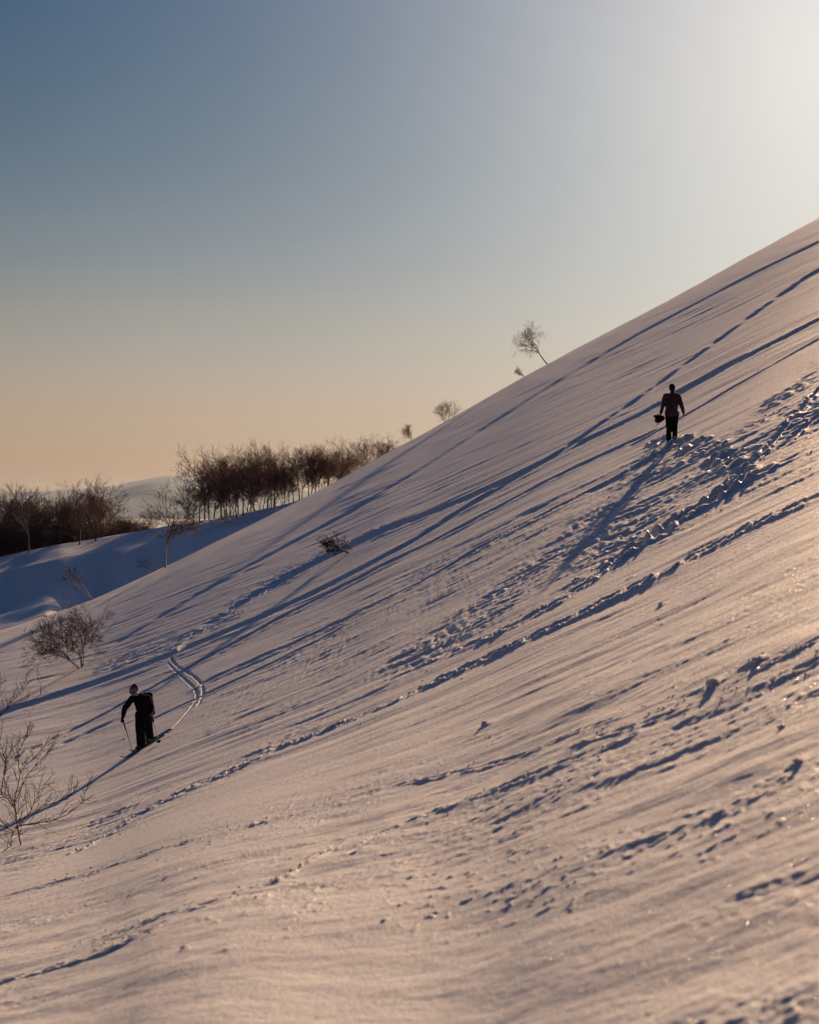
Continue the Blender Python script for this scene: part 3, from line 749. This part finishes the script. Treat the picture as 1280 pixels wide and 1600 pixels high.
# --- the walker, seen from behind
fx, fy, fz = [float(c) for c in ground(1050, 692)]
fz = slope_z(fx, fy) - .03
walker = empty('person', (fx, fy, fz))
tag(walker, 'person walking uphill away from the camera in dark red patterned jacket and black trousers', 'person')
k = fy / F * 53.3 / 1.0 if False else fy / 50.0
walker.scale = (k, k, k)
Bd = [((-.09,.02,.05),(-.085,.03,.09),.045,.045), ((-.085,.03,.09),(-.085,-.02,.48),.045,.062), ((-.085,-.02,.48),(-.09,0,.88),.065,.09),
      ((.07,-.10,.10),(.075,-.03,.50),.045,.06), ((.075,-.03,.50),(.08,0,.88),.065,.09),
      ((-.085,.0,.05),(-.085,.14,.03),.04,.03), ((.07,-.13,.10),(.07,-.02,.03),.04,.03),
      ((-.06,0,.92),(.07,0,.92),.12,.12,(1,.85)), ((0,0,.95),(0,.02,1.15),.13,.125,(1.1,.8)), ((0,.02,1.15),(0,.03,1.36),.13,.13,(1.25,.8)),
      ((-.15,.03,1.40),(.16,.03,1.40),.06,.06), ((0,.03,1.40),(.01,.04,1.55),.055,.052),
      ((.01,.05,1.60),(.01,.05,1.645),.085,.085,(.9,1.05)),
      ((-.19,.03,1.39),(-.25,0,1.13),.052,.043), ((-.25,0,1.13),(-.31,.07,.90),.042,.03),
      ((.19,.03,1.39),(.26,-.03,1.13),.052,.043), ((.26,-.03,1.13),(.34,.03,.91),.042,.03)]
hand(Bd, (-.31,.07,.90), (-.15,.1,-1), (1,0,0), 1.6, -1); hand(Bd, (.34,.03,.91), (.12,.05,-1), (-1,0,0), .5, 1)
grown('body', Bd, SKIN, walker, .010)
grown('trousers', [((-.09,.03,.12),(-.09,-.02,.48),.078,.088), ((-.09,-.02,.48),(-.085,0,.86),.092,.125,(1,.95)),
      ((.075,-.10,.14),(.08,-.03,.50),.075,.086), ((.08,-.03,.50),(.085,0,.86),.09,.125,(1,.95)), ((-.07,0,.86),(.08,0,.86),.135,.135,(1,.95))], BLACK, walker, .013, .012, 5)
grown('jacket', [((-.07,0,.86),(.08,0,.86),.145,.145,(1,.95)), ((-.02,0,.87),(0,.01,1.12),.165,.155,(1.2,.85)), ((0,.01,1.12),(0,.03,1.34),.155,.145,(1.25,.85)),
      ((-.15,.03,1.395),(.16,.03,1.395),.085,.085), ((0,.03,1.42),(.01,.04,1.49),.07,.062),
      ((-.19,.03,1.38),(-.255,0,1.13),.078,.066), ((-.255,0,1.13),(-.31,.07,.91),.066,.05),
      ((.195,.03,1.38),(.27,-.03,1.13),.078,.066), ((.27,-.03,1.13),(.345,.03,.92),.066,.05)], PLAID, walker, .013, .012, 9)
grown('beanie', [((.01,.045,1.635),(.01,.05,1.665),.102,.096,(.95,1.05)), ((.01,.05,1.67),(.01,.05,1.70),.085,.06,(.95,1.05))], BLACK, walker, .010, .004, 3)
grown('hair', [((.01,-.01,1.545),(.01,-.02,1.60),.062,.085,(1.05,.7))], HAIR, walker, .010, .006, 4)
for nm, pts in (('boot', [((-.09,.0,.03),(-.09,.15,.02),.055,.05), ((-.09,.02,.04),(-.09,.03,.14),.055,.058)]),
                ('boot', [((.065,-.15,.11),(.065,-.02,.03),.052,.05), ((.065,-.14,.12),(.072,-.11,.20),.052,.058)])):
    grown(nm, pts, BOOTM, walker, .012, .003, 2)
# what the walker carries in the left hand
bag = empty('bag', (fx - .37 * k, fy + .08 * k, fz + .72 * k)); bag.scale = (k, k, k)
tag(bag, 'small black bag dangling from the left hand of the walking person', 'bag')
grown('pouch', [((-.04,0,.04),(.11,0,.03),.085,.075,(1,.7)), ((-.06,0,-.05),(.0,0,-.07),.07,.06,(1,.7)), ((-.10,0,.08),(-.14,0,.09),.04,.03), ((.06,0,-.03),(.11,.0,-.01),.06,.05)], BLACK, bag, .012, .015, 6)
grown('handle', [((-.06,0,.08),(-.02,0,.15),.014,.014), ((-.02,0,.15),(.06,0,.15),.014,.014), ((.06,0,.15),(.09,0,.06),.014,.014)], BLACK, bag, .008)

# --- the skier, seen from the front
gf = [float(c) for c in ground(219, 1173)]; gb = [float(c) for c in ground(234, 1161)]
s0x, s0y = gf[0], gf[1]; s0z = slope_z(s0x, s0y)
skier = empty('person', (s0x, s0y, s0z)); ks = s0y / 40.0; skier.scale = (ks,) * 3
tag(skier, 'person in black ski clothes leaning on two poles and stepping down the slope at left', 'person')
t1 = np.array([float(c) for c in ground(199, 1184)]); t2 = np.array([float(c) for c in ground(252, 1152)])
sd = (t1 - t2)[:2]; sd /= np.linalg.norm(sd)
fb = Vector(((gb[0] - s0x) / ks, (gb[1] - s0y) / ks, (slope_z(gb[0], gb[1]) - s0z) / ks))    # rear foot in the skier's frame
dv = Vector((sd[0], sd[1], 0)); gz = (base_z(s0x + sd[0] * .3, s0y + sd[1] * .3) - base_z(s0x - sd[0] * .3, s0y - sd[1] * .3)) / .6
dv.z = float(gz); dv.normalize()
fa = Vector((0, 0, .06)); fb = fb + Vector((0, 0, .06))
ankA = fa + Vector((0, 0, .10)) - dv * .04; ankB = fb + Vector((0, 0, .12)) - dv * .04
hipA = Vector((.0, .10, .78)); hipB = Vector((.13, .18, .80)); kneeA = (ankA + hipA) / 2 + Vector((.0, -.12, .02)); kneeB = (ankB + hipB) / 2 + Vector((.0, -.10, .0))
ch = Vector((.03, .04, 1.12)); wa = Vector((.06, .12, .90)); nk = Vector((-.06, -.04, 1.28)); hd = Vector((-.11, -.13, 1.41))
shL = Vector((-.16, -.06, 1.23)); shR = Vector((.16, .08, 1.21)); elL = Vector((-.34, -.10, 1.0)); haL = Vector((-.365, -.24, .80)); elR = Vector((.25, .16, .98)); haR = Vector((.27, .02, .87))
hl = Vector((-.35, -.45, -.28)).normalized()   # where the face looks
Bd = [(ankA, kneeA, .045, .06), (kneeA, hipA, .06, .09), (ankB, kneeB, .045, .06), (kneeB, hipB, .06, .09),
      (ankA + Vector((0,0,-.05)), ankA + dv * .16 + Vector((0,0,-.06)), .04, .03), (ankB + Vector((0,0,-.05)), ankB + dv * .16 + Vector((0,0,-.06)), .04, .03),
      (hipA, hipB, .12, .12), (wa + Vector((0,0,-.08)), wa, .125, .12, (1.1,.9)), (wa, ch, .12, .13, (1.15,.9)), (ch, ch + Vector((-.02,-.03,.08)), .13, .11, (1.2,.9)),
      (shL, shR, .062, .062), (nk + Vector((.03,.03,-.06)), nk + Vector((-.02,-.04,.06)), .055, .052),
      (hd, hd + Vector((.01, .02, .045)), .082, .086, (.92, 1.0)), (hd + hl * .05 + Vector((0,0,-.045)), hd + hl * .055 + Vector((0,0,-.05)), .045, .04),
      (hd + hl * .085 + Vector((0,0,.005)), hd + hl * .10 + Vector((0,0,-.012)), .013, .016),
      (hd + Vector((-.075,.04,0)), hd + Vector((-.078,.045,.02)), .018, .016), (hd + Vector((.078,.0,0)), hd + Vector((.08,.0,.02)), .018, .016),
      (shL, elL, .052, .043), (elL, haL + (elL - haL).normalized() * .03, .042, .03), (shR, elR, .052, .043), (elR, haR + (elR - haR).normalized() * .03, .042, .03)]
hand(Bd, haL, (haL - elL).normalized() + Vector((0,0,-.2)), (.9,.2,0), 2.0, 1, .9); hand(Bd, haR, (haR - elR).normalized(), (-.9,.2,-.2), 2.0, -1, .9)
grown('body', Bd, SKIN, skier, .010)
grown('trousers', [(ankA + Vector((.01,0,-.02)), kneeA, .115, .115), (kneeA, hipA, .12, .14), (ankB + Vector((-.02,0,-.02)), kneeB, .11, .115), (kneeB, hipB, .12, .14), (hipA, hipB, .14, .14)], BLACK, skier, .013, .014, 15)
grown('jacket', [(hipA + Vector((0,0,.02)), hipB + Vector((0,0,.02)), .145, .145), (wa + Vector((0,0,-.06)), wa, .16, .155, (1.1,.9)), (wa, ch, .155, .16, (1.1,.9)), (ch, ch + Vector((-.03,-.03,.09)), .16, .13, (1.2,.9)),
      (shL, shR, .088, .088), (nk + Vector((.04,.03,-.08)), nk + Vector((.0,0,.0)), .085, .07),
      (shL, elL, .08, .07), (elL, haL + (elL - haL).normalized() * .05, .07, .055), (shR, elR, .08, .07), (elR, haR + (elR - haR).normalized() * .05, .07, .055)], BLACK, skier, .013, .014, 19)
for hnd, el, mt, lb in ((haL, elL, BLACK, None), (haR, elR, REDC, 'red trimmed glove')):
    gp = []; d = (hnd - el).normalized()
    hand(gp, hnd, d + Vector((0, 0, -.2)), (.9 if hnd is haL else -.9, .2, 0), 2.0, 1 if hnd is haL else -1, 1.12); gp.append((hnd - d * .05, hnd + d * .03, .042, .04))
    g_ = grown('glove', gp, mt, skier, .009)
    if lb: g_['label'] = lb
up = Vector((.02, .06, 1)).normalized()
grown('cap', [(hd + up * .045, hd + up * .075, .100, .092, (.95, 1.05)), (hd + up * .09, hd + up * .11, .075, .06)], REDC, skier, .009)
grown('cap_front', [(hd + hl * .045 + up * .055 + Vector((-.035,.01,0)), hd + hl * .045 + up * .055 + Vector((.035,-.01,0)), .066, .066), (hd + hl * .05 + up * .02, hd + hl * .055 + up * .02, .07, .07)], GREYC, skier, .009)
grown('goggles', [(hd + hl * .075 + Vector((-.05,.025,-.005)), hd + hl * .085 + Vector((0,0,-.008)), .034, .036), (hd + hl * .085 + Vector((0,0,-.008)), hd + hl * .075 + Vector((.05,-.025,-.005)), .036, .034)], GOG, skier, .008)
for an in (ankA, ankB):
    grown('boot', [(an + Vector((0,0,.08)), an + Vector((0,0,-.04)), .068, .06), (an + Vector((0,0,-.06)) - dv * .05, an + Vector((0,0,-.065)) + dv * .16, .055, .048)], DBOOT, skier, .011)
# backpack
def W_(v): return Vector((s0x, s0y, s0z)) + v * ks
pk = empty('backpack', W_(Vector((.15, .24, 1.06)))); pk.scale = (ks,) * 3; tag(pk, 'black backpack showing above the right shoulder of the skier', 'backpack')
grown('pack_bag', [((-.03,0,-.2),(-.06,-.02,.12),.13,.12,(1,.8)), ((.05,.03,-.2),(.01,.0,.13),.12,.11,(1,.8))], DARKBLUE, pk, .013, .01, 22)
grown('top_lid', [((-.06,-.01,.19),(.04,.02,.20),.085,.08,(1,.8))], DARKBLUE, pk, .012, .006, 23)
grown('shoulder_strap', [((.0,-.10,.17),(-.01,-.22,.10),.02,.02), ((-.01,-.22,.10),(.02,-.22,-.12),.02,.02)], DARKBLUE, pk, .010)
# skis: boards with raised tips, bindings on top
def ski(center, label):
    r_ = empty('ski', center); tag(r_, label, 'ski')
    q = Vector((dv.x, dv.y, dv.z)).to_track_quat('Y', 'Z'); r_.rotation_mode = 'QUATERNION'; r_.rotation_quaternion = q
    V = []; Fc = []; L = 1.65; n = 24
    for i in range(n + 1):
        t = i / n; y = (t - .5) * L
        w = .052 + .014 * abs(2 * t - 1) ** 2
        if t > .93: w *= math.sqrt(max(.02, 1 - ((t - .93) / .07) ** 2))
        if t < .02: w *= .85
        z = .02 + (.10 * ((t - .86) / .14) ** 2 if t > .86 else 0)
        V += [(-w, y, z), (w, y, z), (w, y, z + .012), (-w, y, z + .012)]
    for i in range(n):
        a = i * 4
        for j in range(4): Fc.append((a + j, a + (j + 1) % 4, a + 4 + (j + 1) % 4, a + 4 + j))
    me = bpy.data.meshes.new('board'); me.from_pydata(V, [], [(3, 2, 1, 0)] + Fc + [(n * 4, n * 4 + 1, n * 4 + 2, n * 4 + 3)]); me.update()
    link('board', me, TEAL, r_)
    for nm, y in (('toe_piece', .12), ('heel_piece', -.17)):
        bm = bmesh.new(); bmesh.ops.create_cube(bm, size=1, matrix=Matrix.Translation((0, y, .05)) @ Matrix.Diagonal((.065, .09, .035, 1)))
        bmesh.ops.bevel(bm, geom=bm.edges[:], offset=.008, segments=2, affect='EDGES'); me = bpy.data.meshes.new(nm); bm.to_mesh(me); bm.free(); link(nm, me, DBOOT, r_)
ski(W_(Vector((0, 0, .0)) - dv * .12), 'teal ski under the front foot of the skier, tip beside the pole')
ski(W_(fb - Vector((0, 0, .06)) - dv * .05), 'teal ski under the rear foot of the skier, tail beside the far pole')
def tube(name, pts, rads, mat, parent, sides=8):
    w = Wood()
    for a, b, r0, r1 in zip(pts[:-1], pts[1:], rads[:-1], rads[1:]): w.add(a, b, r0, r1)
    return link(name, w.mesh(name, sides), mat, parent)
def pole(hand_l, foot_px, label):
    h = W_(hand_l); g_ = Vector([float(c) for c in ground(*foot_px)]); g_.z = slope_z(g_.x, g_.y)
    p = empty('ski_pole', g_); tag(p, label, 'ski pole', 'ski poles of the skier')
    d = (h - g_); L = d.length; d.normalize()
    tube('shaft', [d * -.03, d * (L * .55), d * (L * .56), d * (L + .02)], [.006, .008, .010, .010], METAL, p)
    tube('grip', [d * (L - .25), d * (L - .02), d * (L + .05), d * (L + .07)], [.015, .017, .021, .012], BLACK, p)
    tube('basket', [d * .07, d * .08, d * .09], [.012, .052, .012], BLACK, p, 12)
pole(haL + Vector((0, 0, -.06)), (209, 1180), 'ski pole planted in front of the skier on the left side')
pole(haR + Vector((0, 0, -.03)), (249, 1163), 'ski pole planted behind the skier beside the ski tail')

# ------------------------------------------------------------------ loose crumbs of snow
def crumbs():
    r = np.random.RandomState(4); X, Y, Z, M = GRID
    bm = bmesh.new(); bmesh.ops.create_icosphere(bm, subdivisions=1, radius=1); bm.verts.ensure_lookup_table()
    iv = np.array([v.co[:] for v in bm.verts]); it = np.array([[v.index for v in f.verts] for f in bm.faces]); bm.free()
    C = []
    for k, (poly, tpx, dep, berm, rough) in enumerate(TR):
        if rough < .34: continue
        P = track_points(poly)
        for a, b in zip(P[:-1], P[1:]):
            if a[1] > 60: continue
            hw = track_hw(a, b, tpx)
            L = np.linalg.norm(b - a); n = int(L * (14 if a[1] < 24 else 5) * rough + r.rand())
            for _ in range(n):
                t = r.rand(); dd = (b - a) / L; o = np.array([-dd[1], dd[0]]) * r.normal(0, hw * 2.8)
                q = a + (b - a) * t + o; C.append((q[0], q[1], r.uniform(.007, .03) * (1.5 if r.rand() < .06 else 1)))
    for poly, st in CHURN:
        xs = [p[0] for p in poly]; ys = [p[1] for p in poly]
        for _ in range(int(900 * st)):
            px, py = r.uniform(min(xs), max(xs)), r.uniform(min(ys), max(ys))
            if inpoly(np.array([px]), np.array([py]), poly)[0] and py < 1480:
                x, y, z = ground(px, py); C.append((float(x), float(y), r.uniform(.006, .028)))
    for _ in range(120):
        px, py = r.uniform(0, 1280), r.uniform(900, 1600); x, y, z = ground(px, py)
        if z < 99: C.append((float(x), float(y), r.uniform(.004, .014)))
    V = []; T = []
    for (x, y, s) in C:
        if x / y < -.26 or x / y > .25 or y < 7: continue
        z = slope_z(x, y); s *= .5 + .5 * float(sstep(14, 34, y)); v = iv * (1 + r.uniform(-.3, .3, (len(iv), 1))) * s * np.array([1, 1.1, .8])
        a = r.rand() * 6.28; c_, s_ = math.cos(a), math.sin(a)
        v = np.stack([v[:, 0] * c_ - v[:, 1] * s_, v[:, 0] * s_ + v[:, 1] * c_, v[:, 2]], -1) + [x, y, z + s * .05]
        T.append(it + len(V) * len(iv)); V.append(v)
    return mesh_np('snow_crumbs', np.concatenate(V), np.concatenate(T))
tag(link('snow_crumbs', crumbs(), SNOW), 'loose crumbs of snow scattered over the slope beside the tracks', 'snow crumbs', kind='stuff')

# the larger broken pieces of snow, one by one
def chunk(px, py, size, label, seed, flat=.55):
    bm = bmesh.new(); bmesh.ops.create_icosphere(bm, subdivisions=4, radius=1)
    v = np.array([q.co[:] for q in bm.verts])
    d = 1 + .5 * perlin(v[:, 0] * 1.3 + seed, v[:, 1] * 1.3 + v[:, 2] * 1.1, seed) + .28 * perlin(v[:, 0] * 3.1, v[:, 2] * 3.1 + v[:, 1] * 2, seed + 1) + .12 * perlin(v[:, 0] * 8 + v[:, 2] * 5, v[:, 1] * 8, seed + 2)
    size = size * float(ground(px, py)[1]) / F / 2 * .7
    v = v * d[:, None] * np.array([1.1, 1.2, flat]) * size
    for q, c in zip(bm.verts, v): q.co = c
    me = bpy.data.meshes.new('snow_chunk'); bm.to_mesh(me); bm.free(); me.polygons.foreach_set('use_smooth', np.full(len(me.polygons), True))
    x, y, z = [float(c) for c in ground(px, py)]
    o = link('snow_chunk', me, SNOW); o.location = (x, y, slope_z(x, y) - size * .02); tag(o, label, 'snow chunk')
chunk(758, 1136, 17, 'rounded snow chunk alone in the smooth middle of the foreground', 3, .75)
chunk(1112, 1080, 22, 'largest snow chunk on the upper ski track at lower right', 7, 1.0)
chunk(1182, 1046, 20, 'snow chunk farther up the same track at the right', 12)
chunk(1222, 1141, 20, 'pale lumpy snow chunk right of the double track', 18)
chunk(1246, 1196, 20, 'snow chunk near the right edge below the pale one', 29)
chunk(1034, 943, 13, 'snow chunk above the lower ski track right of the long shadow', 31)
chunk(902, 907, 11, 'snow chunk at the end of the long shadow of the walking person', 37)
chunk(290, 1486, 22, 'round snow chunk right of the broken ridge at lower left', 41)
